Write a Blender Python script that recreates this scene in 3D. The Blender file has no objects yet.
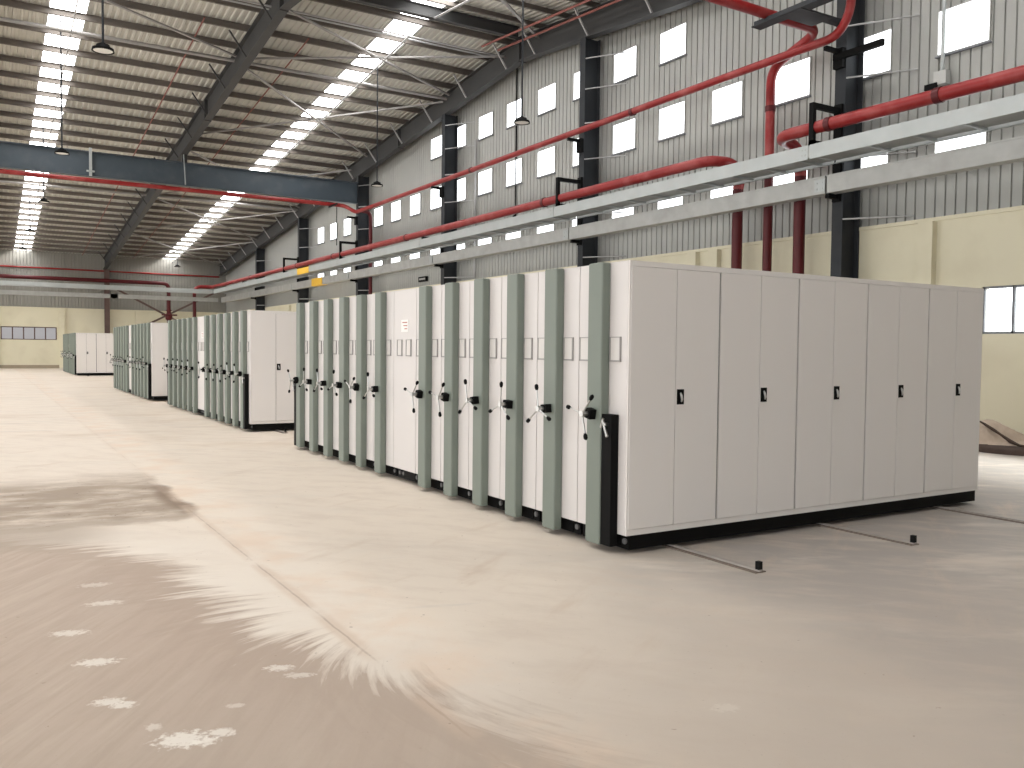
import bpy, math, random
from mathutils import Matrix, Vector
random.seed(7)
SC = bpy.context.scene
COL = SC.collection
PI = math.pi

# ------------------------------------------------------------------ helpers
class MB:
    def __init__(s):
        s.v = []; s.f = []; s.m = []; s.sm = []
    def _add(s, vs, fs, mat=0, smooth=False):
        o = len(s.v); s.v += [tuple(p) for p in vs]
        for f in fs:
            s.f.append([i + o for i in f]); s.m.append(mat); s.sm.append(smooth)
        return s
    def box(s, x0, y0, z0, x1, y1, z1, mat=0):
        vs = [(x0,y0,z0),(x1,y0,z0),(x1,y1,z0),(x0,y1,z0),(x0,y0,z1),(x1,y0,z1),(x1,y1,z1),(x0,y1,z1)]
        return s._add(vs, [(0,3,2,1),(4,5,6,7),(0,1,5,4),(1,2,6,5),(2,3,7,6),(3,0,4,7)], mat)
    def hexa(s, b, t, mat=0):
        return s._add(list(b) + list(t), [(0,3,2,1),(4,5,6,7),(0,1,5,4),(1,2,6,5),(2,3,7,6),(3,0,4,7)], mat)
    def bar(s, p, q, w, h, mat=0, up=(0,0,1)):
        p = Vector(p); q = Vector(q); d = (q-p).normalized(); u = Vector(up)
        if abs(d.dot(u)) > .98: u = Vector((1,0,0))
        a = d.cross(u).normalized()*w/2; b = a.cross(d).normalized()*h/2
        return s.hexa([p-a-b, p+a-b, p+a+b, p-a+b], [q-a-b, q+a-b, q+a+b, q-a+b], mat)
    def tube(s, pts, r, n=12, mat=0, cap=True):
        pts = [Vector(p) for p in pts]; rings = []
        t = (pts[1]-pts[0]).normalized()
        u = t.cross(Vector((0,0,1)))
        if u.length < .05: u = t.cross(Vector((0,1,0)))
        u.normalize()
        for i, p in enumerate(pts):
            if i == 0: d = pts[1]-pts[0]
            elif i == len(pts)-1: d = pts[-1]-pts[-2]
            else: d = (pts[i+1]-p).normalized() + (p-pts[i-1]).normalized()
            d.normalize(); u = (u - d*u.dot(d)).normalized(); w = d.cross(u)
            rr = r[i] if isinstance(r, (list, tuple)) else r
            rings.append([p + (u*math.cos(2*PI*k/n) + w*math.sin(2*PI*k/n))*rr for k in range(n)])
        vs = [v for g in rings for v in g]; fs = []
        for i in range(len(rings)-1):
            for k in range(n):
                a = i*n+k; b = i*n+(k+1) % n
                fs.append((a, b, b+n, a+n))
        s._add(vs, fs, mat, True)
        if cap:
            s._add(rings[0], [tuple(range(n))[::-1]], mat); s._add(rings[-1], [tuple(range(n))], mat)
        return s
    def lathe(s, c, prof, n=20, mat=0):            # about z
        vs = []; fs = []
        for r, z in prof:
            vs += [(c[0]+r*math.cos(2*PI*k/n), c[1]+r*math.sin(2*PI*k/n), c[2]+z) for k in range(n)]
        for i in range(len(prof)-1):
            for k in range(n):
                a = i*n+k; b = i*n+(k+1) % n
                fs.append((a, b, b+n, a+n))
        return s._add(vs, fs, mat, True)
    def ball(s, c, r, mat=0, n=10, sc=(1,1,1)):
        vs = []; fs = []; m = n//2
        for i in range(m+1):
            a = PI*i/m
            for k in range(n):
                b = 2*PI*k/n
                vs.append((c[0]+r*sc[0]*math.sin(a)*math.cos(b), c[1]+r*sc[1]*math.sin(a)*math.sin(b), c[2]+r*sc[2]*math.cos(a)))
        for i in range(m):
            for k in range(n):
                a = i*n+k; b = i*n+(k+1) % n
                fs.append((a, a+n, b+n, b))
        return s._add(vs, fs, mat, True)
    def build(s, name, mats, parent=None, bevel=0, loc=None):
        me = bpy.data.meshes.new(name); me.from_pydata(s.v, [], s.f)
        for m in (mats if isinstance(mats, (list, tuple)) else [mats]): me.materials.append(m)
        for p, mi, sm in zip(me.polygons, s.m, s.sm): p.material_index = mi; p.use_smooth = sm
        me.update()
        o = bpy.data.objects.new(name, me); COL.objects.link(o)
        if parent is not None: o.parent = parent
        if loc is not None: o.location = loc
        if bevel:
            b = o.modifiers.new('bevel', 'BEVEL'); b.width = bevel; b.segments = 2; b.limit_method = 'ANGLE'
        return o

def tag(o, label, cat, group=None):
    o['label'] = label; o['category'] = cat
    if group: o['group'] = group
    return o
def struct(o):
    o['kind'] = 'structure'; return o
def empty(name, loc=(0,0,0)):
    o = bpy.data.objects.new(name, None); o.location = loc; o.empty_display_size = .2
    COL.objects.link(o); return o
def copy_tree(o, parent=None):
    c = o.copy(); COL.objects.link(c)
    if parent is not None: c.parent = parent
    for ch in list(o.children): copy_tree(ch, c)
    return c
def fillet(pts, r, n=6):
    pts = [Vector(p) for p in pts]; out = [pts[0]]
    for i in range(1, len(pts)-1):
        a = (pts[i-1]-pts[i]); b = (pts[i+1]-pts[i]); rr = min(r, a.length*.48, b.length*.48)
        p0 = pts[i]+a.normalized()*rr; p1 = pts[i]+b.normalized()*rr
        for k in range(n+1):
            t = k/n; out.append(p0*(1-t)**2 + pts[i]*2*t*(1-t) + p1*t*t)
    out.append(pts[-1]); return out
ORD = ['first','second','third','fourth','fifth','sixth','seventh','eighth','ninth','tenth','eleventh','twelfth','thirteenth','fourteenth',
       'fifteenth','sixteenth','seventeenth','eighteenth','nineteenth','twentieth','twenty-first','twenty-second','twenty-third','twenty-fourth',
       'twenty-fifth','twenty-sixth','twenty-seventh','twenty-eighth','twenty-ninth','thirtieth','thirty-first','thirty-second','thirty-third']

# ------------------------------------------------------------------ materials
def mat(name, col, rough=.5, metal=0, var=.06, scale=3.0, spec=.5, bump=0, tint=None, tscale=1.2, tamt=.0, stretch=None):
    m = bpy.data.materials.new(name); m.use_nodes = True; nt = m.node_tree; N = nt.nodes; L = nt.links
    b = N['Principled BSDF']; b.inputs['Roughness'].default_value = rough; b.inputs['Metallic'].default_value = metal
    b.inputs['Specular IOR Level'].default_value = spec
    tc = N.new('ShaderNodeTexCoord'); src = tc.outputs['Object']
    if stretch:
        mp = N.new('ShaderNodeMapping'); mp.inputs['Scale'].default_value = stretch; L.new(src, mp.inputs['Vector']); src = mp.outputs['Vector']
    n = N.new('ShaderNodeTexNoise'); n.inputs['Scale'].default_value = scale; n.inputs['Detail'].default_value = 5
    L.new(src, n.inputs['Vector'])
    mx = N.new('ShaderNodeMix'); mx.data_type = 'RGBA'
    mx.inputs[6].default_value = (*[c*(1-var) for c in col], 1); mx.inputs[7].default_value = (*[min(1, c*(1+var)) for c in col], 1)
    L.new(n.outputs['Fac'], mx.inputs[0]); out = mx.outputs[2]
    if tint:
        n2 = N.new('ShaderNodeTexNoise'); n2.inputs['Scale'].default_value = tscale; n2.inputs['Detail'].default_value = 6
        L.new(src, n2.inputs['Vector'])
        mr = N.new('ShaderNodeMapRange'); mr.inputs[1].default_value = .5; mr.inputs[2].default_value = .75; mr.inputs[4].default_value = tamt
        L.new(n2.outputs['Fac'], mr.inputs[0])
        m2 = N.new('ShaderNodeMix'); m2.data_type = 'RGBA'; L.new(mr.outputs[0], m2.inputs[0]); L.new(out, m2.inputs[6]); m2.inputs[7].default_value = (*tint, 1); out = m2.outputs[2]
    L.new(out, b.inputs['Base Color'])
    if bump:
        bp = N.new('ShaderNodeBump'); bp.inputs['Strength'].default_value = bump; bp.inputs['Distance'].default_value = .01
        L.new(n.outputs['Fac'], bp.inputs['Height']); L.new(bp.outputs['Normal'], b.inputs['Normal'])
    return m
def emit(name, col, s):
    m = bpy.data.materials.new(name); m.use_nodes = True; nt = m.node_tree; N = nt.nodes; L = nt.links
    N.remove(N['Principled BSDF']); e = N.new('ShaderNodeEmission'); e.inputs['Color'].default_value = (*col, 1); e.inputs['Strength'].default_value = s
    tc = N.new('ShaderNodeTexCoord'); n = N.new('ShaderNodeTexNoise'); n.inputs['Scale'].default_value = .8
    L.new(tc.outputs['Object'], n.inputs['Vector'])
    mr = N.new('ShaderNodeMapRange'); mr.inputs[3].default_value = s*.85; mr.inputs[4].default_value = s*1.15
    L.new(n.outputs['Fac'], mr.inputs[0]); L.new(mr.outputs[0], e.inputs['Strength'])
    L.new(e.outputs[0], N['Material Output'].inputs['Surface']); return m

M = {}
M['white']  = mat('offwhite_enamel', (.61,.58,.565), .42, var=.02, scale=2)
M['white2'] = mat('offwhite_door_enamel', (.70,.67,.645), .45, var=.025, scale=1.2, tint=(.66,.66,.66), tamt=.5, tscale=.6)
M['sage']   = mat('sage_green_enamel', (.165,.192,.163), .5, var=.05, scale=2.5)
M['black']  = mat('black_enamel', (.005,.005,.005), .6, var=.2, spec=.08)
M['darkgap']= mat('gap_shade_sheet', (.02,.02,.02), .9)
M['chrome'] = mat('chrome', (.50,.50,.49), .32, 1, var=.03)
M['steel']  = mat('dull_steel', (.42,.41,.40), .5, .7, var=.15, scale=6)
M['card']   = mat('label_card', (.61,.585,.56), .4, var=.04)
M['frame_grey'] = mat('label_frame_grey', (.30,.29,.28), .5)
M['paper']  = mat('paper', (.80,.79,.77), .8)
M['redink'] = mat('red_ink', (.45,.15,.13), .8)
M['column'] = mat('charcoal_steel_paint', (.030,.033,.037), .55, var=.25, spec=.15, scale=1.5, tint=(.055,.054,.053), tamt=.6)
M['beam']   = mat('blue_grey_steel_paint', (.05,.068,.085), .5, var=.15, scale=1.2, tint=(.10,.115,.13), tamt=.5, tscale=2)
M['rafter'] = mat('grey_steel_paint', (.060,.060,.060), .6, spec=.2, var=.15, scale=1.0)
M['purlin'] = mat('brown_grey_steel', (.125,.108,.094), .65, var=.15, scale=1.0)
M['rod']    = mat('pale_steel_rod', (.42,.42,.42), .5, .2)
M['angle']  = mat('grey_bracing_steel', (.30,.29,.28), .5, .2)
M['roof']   = mat('roof_sheet', (.50,.49,.445), .5, var=.06, scale=.7)
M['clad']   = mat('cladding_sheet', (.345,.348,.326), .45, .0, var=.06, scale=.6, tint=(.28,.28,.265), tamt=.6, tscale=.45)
M['clad_far'] = mat('shaded_far_cladding_sheet', (.255,.248,.222), .5, var=.08, scale=.6, tint=(.20,.19,.17), tamt=.6, tscale=.5)  # darker copy of the cladding, the far end's dim light put into colour
M['yellow'] = mat('cream_wall_paint', (.66,.62,.47), .75, var=.05, scale=.8, tint=(.52,.47,.34), tamt=.45, tscale=.9)
M['skirt']  = mat('brown_dirty_plaster', (.30,.25,.18), .8, var=.2)
M['galv']   = mat('galvanised_steel', (.42,.445,.44), .42, .35, var=.14, scale=2.2, tint=(.42,.42,.41), tamt=.6, tscale=3)
M['galv2']  = mat('weathered_galvanised', (.41,.415,.40), .5, .3, var=.2, scale=3, tint=(.33,.32,.31), tamt=.7, tscale=2.5)
M['red']    = mat('red_pipe_paint', (.235,.013,.013), .38, var=.2, scale=2, spec=.35, tint=(.42,.12,.11), tamt=.65, tscale=1.3)
M['darkred']= mat('dark_red_pipe_paint', (.085,.008,.010), .45, spec=.3, var=.25, scale=2)
M['dullred']= mat('dull_red_oxide', (.22,.07,.055), .6, var=.2)
M['tape']   = mat('yellow_tape', (.75,.45,.03), .5)
M['wood']   = mat('brown_steel', (.10,.06,.05), .6, var=.3)
M['winframe'] = mat('window_frame_metal', (.16,.17,.19), .5)
M['alu']    = mat('aluminium_trim', (.45,.45,.43), .5, .2)
M['lens']   = mat('frosted_lamp_lens', (.80,.79,.75), .35)
M['tarp']   = mat('tan_sackcloth', (.42,.335,.265), .9, var=.25, scale=8, bump=.6)
M['mud']    = mat('dark_wet_earth', (.05,.03,.022), .9, var=.4, scale=10)
M['rail']   = mat('floor_rail_steel', (.36,.33,.30), .5, .25, var=.2, scale=8)
M['rubber'] = mat('black_rubber', (.01,.01,.01), .7, spec=.1)
M['bolt'] = mat('dark_bolt_steel', (.13,.13,.13), .6, spec=.2)
M['rail_base'] = mat('dark_brown_strip', (.17,.135,.11), .75, var=.25, scale=9)  # darker brown flat strip under the rail bead
M['sky_roof'] = emit('skylight_daylight', (1,.99,.975), 15.0)
M['sky_wall'] = emit('window_daylight', (.95,.98,1), 4.0)
def glass():
    m = bpy.data.materials.new('window_glass'); m.use_nodes = True; nt = m.node_tree; N = nt.nodes; L = nt.links
    N.remove(N['Principled BSDF']); t = N.new('ShaderNodeBsdfTransparent'); g = N.new('ShaderNodeBsdfGlossy'); g.inputs['Roughness'].default_value = .05
    x = N.new('ShaderNodeMixShader'); f = N.new('ShaderNodeFresnel'); f.inputs['IOR'].default_value = 1.4
    t.inputs['Color'].default_value = (.93,.95,.95,1); L.new(f.outputs[0], x.inputs[0]); L.new(t.outputs[0], x.inputs[1]); L.new(g.outputs[0], x.inputs[2])
    L.new(x.outputs[0], N['Material Output'].inputs['Surface']); return m
M['sky_low'] = glass()
M['sky_far']  = emit('far_window_daylight', (.80,.77,.78), .62)

# ------------------------------------------------------------------ geometry constants (metres)
YR, SL, ZR = 18.5, .095, 11.65            # ridge position, roof slope, ridge height
XL, XW, YN, YF = -22.0, 11.1, -14.0, 60.0
def zr(y): return ZR - SL*abs(y-YR)
XC = 10.45                                # room face of the wall columns
CY = [-10.81, -2.19, 6.43, 15.10, 23.75, 32.35, 40.95, 49.5]

# ------------------------------------------------------------------ floor
def floor_material():
    m = bpy.data.materials.new('dusty_concrete'); m.use_nodes = True; nt = m.node_tree; N = nt.nodes; L = nt.links
    b = N['Principled BSDF']
    tc = N.new('ShaderNodeTexCoord'); P = tc.outputs['Object']
    def lk(a, inp):
        if isinstance(a, (int, float)): inp.default_value = a
        else: L.new(a, inp)
    def mth(op, a, b_=0.0, c=None):
        n = N.new('ShaderNodeMath'); n.operation = op; lk(a, n.inputs[0]); lk(b_, n.inputs[1])
        if c is not None: lk(c, n.inputs[2])
        return n.outputs[0]
    def rng(a, lo, hi, o0=0., o1=1.):
        n = N.new('ShaderNodeMapRange'); n.interpolation_type = 'SMOOTHSTEP'; lk(a, n.inputs[0])
        for k, v in zip((1,2,3,4), (lo,hi,o0,o1)): n.inputs[k].default_value = v
        return n.outputs[0]
    def mapping(rot=0, scale=(1,1,1), loc=(0,0,0), vec=P):
        # shift, then rotate, then scale
        a = N.new('ShaderNodeMapping'); a.inputs['Location'].default_value = loc; L.new(vec, a.inputs['Vector'])
        c = N.new('ShaderNodeMapping'); c.inputs['Rotation'].default_value = (0,0,rot); L.new(a.outputs[0], c.inputs['Vector'])
        d = N.new('ShaderNodeMapping'); d.inputs['Scale'].default_value = scale; L.new(c.outputs[0], d.inputs['Vector'])
        return d.outputs[0]
    def noise(vec, sc, det=5, rough=.55, dist=0):
        n = N.new('ShaderNodeTexNoise'); n.inputs['Scale'].default_value = sc; n.inputs['Detail'].default_value = det
        n.inputs['Roughness'].default_value = rough; n.inputs['Distortion'].default_value = dist; L.new(vec, n.inputs['Vector']); return n.outputs['Fac']
    def mix(f, a, c):
        n = N.new('ShaderNodeMix'); n.data_type = 'RGBA'; lk(f, n.inputs[0])
        for v, i in ((a,6),(c,7)):
            if isinstance(v, tuple): n.inputs[i].default_value = (*v, 1)
            else: L.new(v, n.inputs[i])
        return n.outputs[2]
    sp = N.new('ShaderNodeSeparateXYZ'); L.new(P, sp.inputs[0]); X, Y = sp.outputs[0], sp.outputs[1]
    # concrete
    col = mix(noise(P, .35, 6), (.77,.675,.57), (.68,.605,.525))
    # greyer, darker towards the bay before the doors: dimmer light put into the colour
    gx = mth('ADD', mth('ADD', X, mth('MULTIPLY', Y, -.35)), mth('MULTIPLY', noise(P, .8), 2.2))
    col = mix(rng(gx, -.2, 2.4), col, (.345,.315,.29))
    col = mix(rng(noise(mapping(.5, (.6,1.6,1)), .9, 7, .62), .52, .72, 0, .7), col, (.67,.60,.52))
    col = mix(rng(noise(mapping(-.6, (.5,2.2,1), (3,1,0)), 1.3, 8, .62), .55, .75, 0, .55), col, (.56,.44,.34))
    col = mix(rng(noise(mapping(.3, (.35,2.6,1), (7,2,0)), 1.1, 8, .6), .58, .72, 0, .45), col, (.44,.42,.41))
    col = mix(rng(noise(mapping(.9, (1,2.6,1), (5,2,0)), 1.7, 9, .66), .42, .70, 0, .42), col, (.57,.475,.395))
    # pale swept zone along the joint
    # boundary curve of the dust
    yy = rng(Y, -2.6, 3.4); 
    yl = N.new('ShaderNodeMapRange'); L.new(Y, yl.inputs[0]); yl.inputs[1].default_value = -3.0; yl.inputs[2].default_value = 4.0
    cr = N.new('ShaderNodeFloatCurve'); L.new(yl.outputs[0], cr.inputs['Value']); c = cr.mapping.curves[0]
    pts = [(-3.0,-2.12),(-2.43,-2.22),(-2.06,-2.27),(-1.63,-2.42),(-1.1,-2.62),(-.56,-2.76),(.34,-2.92),(1.2,-3.03),(1.75,-3.2),(2.3,-3.5),(3.2,-4.3),(4.0,-5.0)]
    P2 = [((y+3)/7, (x+5)/3) for y, x in pts]
    c.points[0].location = P2[0]; c.points[1].location = P2[-1]
    for p in P2[1:-1]: c.points.new(*p)
    cr.mapping.update()
    fx = mth('ADD', mth('MULTIPLY', cr.outputs[0], 3.0), -5.0)
    d = mth('SUBTRACT', X, fx)                                   # >0 on the swept side
    cxn, cyn = mth('ADD', X, 1.75), mth('ADD', Y, .55)
    rad = mth('POWER', mth('ADD', mth('MULTIPLY', cxn, cxn), mth('MULTIPLY', cyn, cyn)), .5)
    angp = mth('ADD', mth('ARCTAN2', cyn, mth('MULTIPLY', cxn, -1)), mth('MULTIPLY', rad, .5))
    pv = N.new('ShaderNodeCombineXYZ'); lk(mth('MULTIPLY', angp, 5.5), pv.inputs[0]); lk(mth('MULTIPLY', rad, 1.1), pv.inputs[1])
    st = noise(pv.outputs[0], 1.0, 7, .62, .5)   # feathered brush strokes, fanning out
    pv2 = N.new('ShaderNodeCombineXYZ'); lk(mth('MULTIPLY', angp, 17.0), pv2.inputs[0]); lk(mth('MULTIPLY', rad, 1.7), pv2.inputs[1])
    stf = noise(pv2.outputs[0], 1.0, 6, .6, .7)
    st2 = noise(mapping(-1.0, (1.2, 9, 1), (2,5,0)), 1.4, 6, .6, .4)
    dd = mth('ADD', d, mth('ADD', mth('ADD', mth('MULTIPLY', mth('SUBTRACT', st, .5), .75), mth('MULTIPLY', mth('SUBTRACT', stf, .5), .95)), mth('MULTIPLY', mth('SUBTRACT', noise(P, 3.2, 6), .5), .35)))
    swept = rng(dd, -.22, .26)
    pale = mth('MULTIPLY', rng(d, 1.1, .1), mth('MULTIPLY', rng(Y, 4.6, 2.4), rng(Y, -3.0, -1.2)))
    col = mix(mth('MULTIPLY', pale, rng(st, .3, .62, .25, .85)), col, (.76,.69,.61))
    dust = mix(rng(st2, .35, .7), (.49,.395,.32), (.43,.34,.27))
    dust = mix(rng(noise(mapping(-.95, (.5, 6, 1), (4,4,0)), 1.2, 7, .6), .48, .72, 0, .55), dust, (.60,.51,.42))
    col = mix(mth('MULTIPLY', mth('SUBTRACT', 1, swept), rng(Y, 4.2, 2.2)), col, dust)
    # thin darker rim of piled dust along the swept edge
    conc = mth('MULTIPLY', mth('MULTIPLY', rng(d, -1.25, -.15), mth('SUBTRACT', 1, swept)), rng(Y, 2.6, 1.0))
    col = mix(mth('MULTIPLY', conc, .55), col, (.43,.335,.27))
    rim = mth('MULTIPLY', mth('MULTIPLY', rng(dd, -.42, -.08), rng(dd, .02, -.06)), rng(Y, 3.2, 2.0))
    col = mix(mth('MULTIPLY', rim, .65), col, (.40,.31,.245))
    # old damp stain on the left
    wn = mth('MULTIPLY', mth('SUBTRACT', noise(P, 1.6, 6), .5), .9)
    sx = mth('ADD', X, mth('MULTIPLY', wn, .35)); sy = mth('ADD', Y, wn)
    e1 = rng(sx, -2.34, -2.46); e2 = rng(sy, 2.95, 3.25); e3 = rng(sy, 6.6, 4.9)
    stain = mth('MULTIPLY', mth('MULTIPLY', e1, e2), e3)
    stv = rng(noise(mapping(.1, (1,1.9,1), (1,8,0)), 1.5, 8, .65), .2, .6)
    col = mix(mth('MULTIPLY', stain, mth('MULTIPLY', stv, .9)), col, (.29,.22,.16))
    edge = mth('MULTIPLY', mth('MULTIPLY', rng(sx, -2.62, -2.46), rng(sx, -2.32, -2.42)), mth('MULTIPLY', rng(sy, 3.0, 3.4), rng(sy, 5.4, 4.6)))
    col = mix(mth('MULTIPLY', edge, .85), col, (.20,.135,.09))
    lowedge = mth('MULTIPLY', mth('MULTIPLY', rng(sy, 2.85, 3.0), rng(sy, 3.25, 3.05)), rng(sx, -2.4, -2.5))
    col = mix(mth('MULTIPLY', lowedge, .55), col, (.27,.195,.135))
    oldd = mth('MULTIPLY', mth('MULTIPLY', rng(sy, 1.9, 2.6), rng(sy, 3.2, 2.9)), rng(X, -2.9, -3.5))
    col = mix(mth('MULTIPLY', oldd, .7), col, (.37,.30,.235))
    far1 = mth('MULTIPLY', rng(noise(mapping(.1, (.8,1.3,1), (9,3,0)), .45, 7, .6), .5, .68), rng(Y, 6.5, 9.5))
    col = mix(mth('MULTIPLY', far1, .5), col, (.54,.42,.31))
    near = rng(mth('ADD', Y, mth('MULTIPLY', noise(P, .9, 5), 1.6)), .6, -2.2)
    col = mix(mth('MULTIPLY', near, .6), col, (.42,.35,.29))  # darker floor towards the camera, the falloff of light put into the colour
    spk = mth('MULTIPLY', rng(noise(P, 11, 3, .7), .63, .69), mth('MULTIPLY', stain, .8))
    col = mix(spk, col, (.17,.115,.08))
    ochre = mth('MULTIPLY', mth('MULTIPLY', rng(X, -2.5, -2.3), rng(X, -1.7, -2.1)), rng(noise(P, 1.9, 6), .42, .68))
    col = mix(mth('MULTIPLY', ochre, .5), col, (.70,.53,.40))
    # floor joints
    jn = rng(noise(P, 2.0, 4), .35, .6)
    def joint(coord, at, w, amt, colr):
        a = mth('ABSOLUTE', mth('SUBTRACT', coord, at)); return mth('MULTIPLY', rng(a, w, w*.3), mth('MULTIPLY', jn, amt)), colr
    xw = mth('ADD', X, mth('MULTIPLY', mth('SUBTRACT', noise(P, 5, 3), .5), .02))
    for (cd, at, w, amt, cl) in ((xw,-2.41,.07,.5,(.58,.45,.35)), (xw,-2.41,.010,.6,(.38,.29,.22)), (xw, 6.6,.015,.5,(.34,.29,.25))):
        f, cl = joint(cd, at, w, amt, cl); f = mth('MULTIPLY', f, rng(Y, 6.5, 3.5, .35, 1)); col = mix(f, col, cl)
    # pale scuffed footprints in the dust
    fpn = noise(P, 34, 5, .65)
    for (x, y, a, l, w, s) in ((-3.56,-.47,.9,.15,.06,.9),(-3.42,.55,1.0,.15,.06,.7),(-3.64,.06,.8,.15,.06,.8),(-3.57,-1.0,.7,.10,.05,.9),(-3.52,-1.06,.9,.08,.05,.9),
                               (-3.43,1.0,1.1,.14,.06,.5),(-3.37,-1.52,.5,.15,.085,1.0),(-3.30,-1.58,.9,.07,.05,.9),(-3.23,-1.53,.4,.08,.05,.9),
                               (-2.84,-.97,.3,.10,.05,.8),(-2.79,-1.10,.2,.10,.04,.6),(-3.45,-1.35,.6,.05,.04,.6),(-3.12,-1.30,.5,.06,.03,.5),(-1.35,-2.35,.4,.10,.05,.22)):
        v = mapping(.5-.25*a, (1.3/l, 1.0/w, 1), (-x, -y, 0))
        ln = N.new('ShaderNodeVectorMath'); ln.operation = 'LENGTH'; L.new(v, ln.inputs[0])
        q = mth('ADD', ln.outputs['Value'], mth('MULTIPLY', mth('SUBTRACT', fpn, .5), 2.6))
        col = mix(mth('MULTIPLY', rng(q, 1.0, .45), s*.85), col, (.80,.75,.68))
    # grit
    col = mix(rng(noise(P, 60, 3), .68, .74, 0, .5), col, (.34,.27,.21))
    sp2 = rng(noise(P, 17, 2), .73, .77, 0, .7)
    col = mix(sp2, col, (.30,.23,.18))
    L.new(col, b.inputs['Base Color'])
    b.inputs['Roughness'].default_value = .62; b.inputs['Specular IOR Level'].default_value = .35
    bp = N.new('ShaderNodeBump'); bp.inputs['Strength'].default_value = .12; bp.inputs['Distance'].default_value = .01
    L.new(mth('ADD', noise(P, 14, 6), mth('MULTIPLY', st2, .6)), bp.inputs['Height']); L.new(bp.outputs[0], b.inputs['Normal'])
    return m
struct(MB().box(XL-.3, YN-.3, -.2, XW+.3, YF+.3, 0).build('floor', floor_material()))

# ------------------------------------------------------------------ roof sheets and skylights
SKY = [(6.7,7.7), (-2.35,-1.35), (-11.4,-10.4), (-20.2,-19.2)]  # the two leftmost strips are unseen, added for light
def corr(x0, x1, pitch, prof):
    out = []; k = math.floor(x0/pitch)
    while k*pitch < x1+pitch:
        for f, d in prof:
            x = (k+f)*pitch
            if x0 <= x <= x1: out.append((x, d))
        k += 1
    return [(x0, 0)] + out + [(x1, 0)]
roof = MB()
xs = [XL-.3] + [v for a in sorted(SKY) for v in a] + [XW+.3]
spans = [(xs[i], xs[i+1], YN-.3, YR) for i in range(0, len(xs), 2)] + [(xs[i], xs[i+1], YR, YF+.3) for i in range(0, len(xs), 2)]
spans += [(a, b_, YN-.3, -4.0) for a, b_ in SKY]
for a, b_, y0, y1 in spans:
    pr = corr(a, b_, .2, ((0,0),(.30,0),(.42,.04),(.86,.04),(.98,0)))
    if 1:
        vs = []; fs = []
        for x, d in pr: vs += [(x, y0, zr(y0)+d), (x, y1, zr(y1)+d)]
        for i in range(len(pr)-1): fs.append((2*i, 2*i+1, 2*i+3, 2*i+2))
        roof._add(vs, fs)
struct(roof.build('ceiling', M['roof']))
WN = [0]
def window_root(mb, name_mats, parent=None):
    WN[0] += 1
    o = mb.build('window_%d' % WN[0], name_mats); return struct(o)
for (a, b_) in SKY:
    for y0, y1 in ((-4.0, YR-.3), (YR+.3, YF-.4)):
        fr = MB()
        for x in (a, b_): fr.hexa([(x-.03,y0,zr(y0)-.02),(x+.03,y0,zr(y0)-.02),(x+.03,y1,zr(y1)-.02),(x-.03,y1,zr(y1)-.02)],
                                  [(x-.03,y0,zr(y0)+.02),(x+.03,y0,zr(y0)+.02),(x+.03,y1,zr(y1)+.02),(x-.03,y1,zr(y1)+.02)])
        w = window_root(fr, M['alu'])
        MB()._add([(a,y0,zr(y0)+.01),(b_,y0,zr(y0)+.01),(b_,y1,zr(y1)+.01),(a,y1,zr(y1)+.01)], [(0,1,2,3)]).build('pane', M['sky_roof'], w)

# ------------------------------------------------------------------ walls
def cladding(axis, at, a, b_, z0, ztop, sgn, pitch=.2):
    pr = corr(a, b_, pitch, ((0,0),(.80,0),(.84,.035),(.94,.035),(.98,0)))
    mb = MB(); vs = []; fs = []
    for t, d in pr:
        for z in (z0, ztop(t)):
            vs.append((at+sgn*d, t, z) if axis == 0 else (t, at+sgn*d, z))
    for i in range(len(pr)-1): fs.append((2*i, 2*i+1, 2*i+3, 2*i+2))
    return mb._add(vs, fs)
ZY = 4.0
wr = cladding(0, XW, YN, YF+.14, ZY-.05, lambda y: zr(y)+.03, 1)
struct(wr.build('wall_right', M['clad']))
# masonry dado of the right wall, with the low window opening
XM = 11.0
lw = (-1.2, 3.78, 1.87, 2.70)
mb = MB()
mb.box(XM, YN, 0, XM+.22, lw[0], ZY); mb.box(XM, lw[1], 0, XM+.22, YF, ZY)
mb.box(XM, lw[0], 0, XM+.22, lw[1], lw[2]); mb.box(XM, lw[0], lw[3], XM+.22, lw[1], ZY)
mb.box(XM-.03, YN, ZY-.04, XM+.22, YF, ZY+.03, 1)
for y in (-8.2, -3.9, 4.66, 10.13, 10.85, 18.0, 26.6, 35.3, 44.0):
    mb.box(XM-.14, y, 0, XM, y+.30, ZY-.05)
struct(mb.build('wall_right_dado', [M['yellow'], M['yellow']]))
w = MB()
for y in (lw[0], .05, 1.64, 3.24-.02, lw[1]-.04): w.box(XM+.02, y, lw[2], XM+.08, y+.045, lw[3])
w.box(XM+.02, lw[0], lw[2], XM+.08, lw[1], lw[2]+.04); w.box(XM+.02, lw[0], lw[3]-.04, XM+.08, lw[1], lw[3])
w = window_root(w, M['winframe'])
MB().box(XM+.09, lw[0], lw[2], XM+.10, lw[1], lw[3]).build('pane', M['sky_low'], w)

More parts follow.
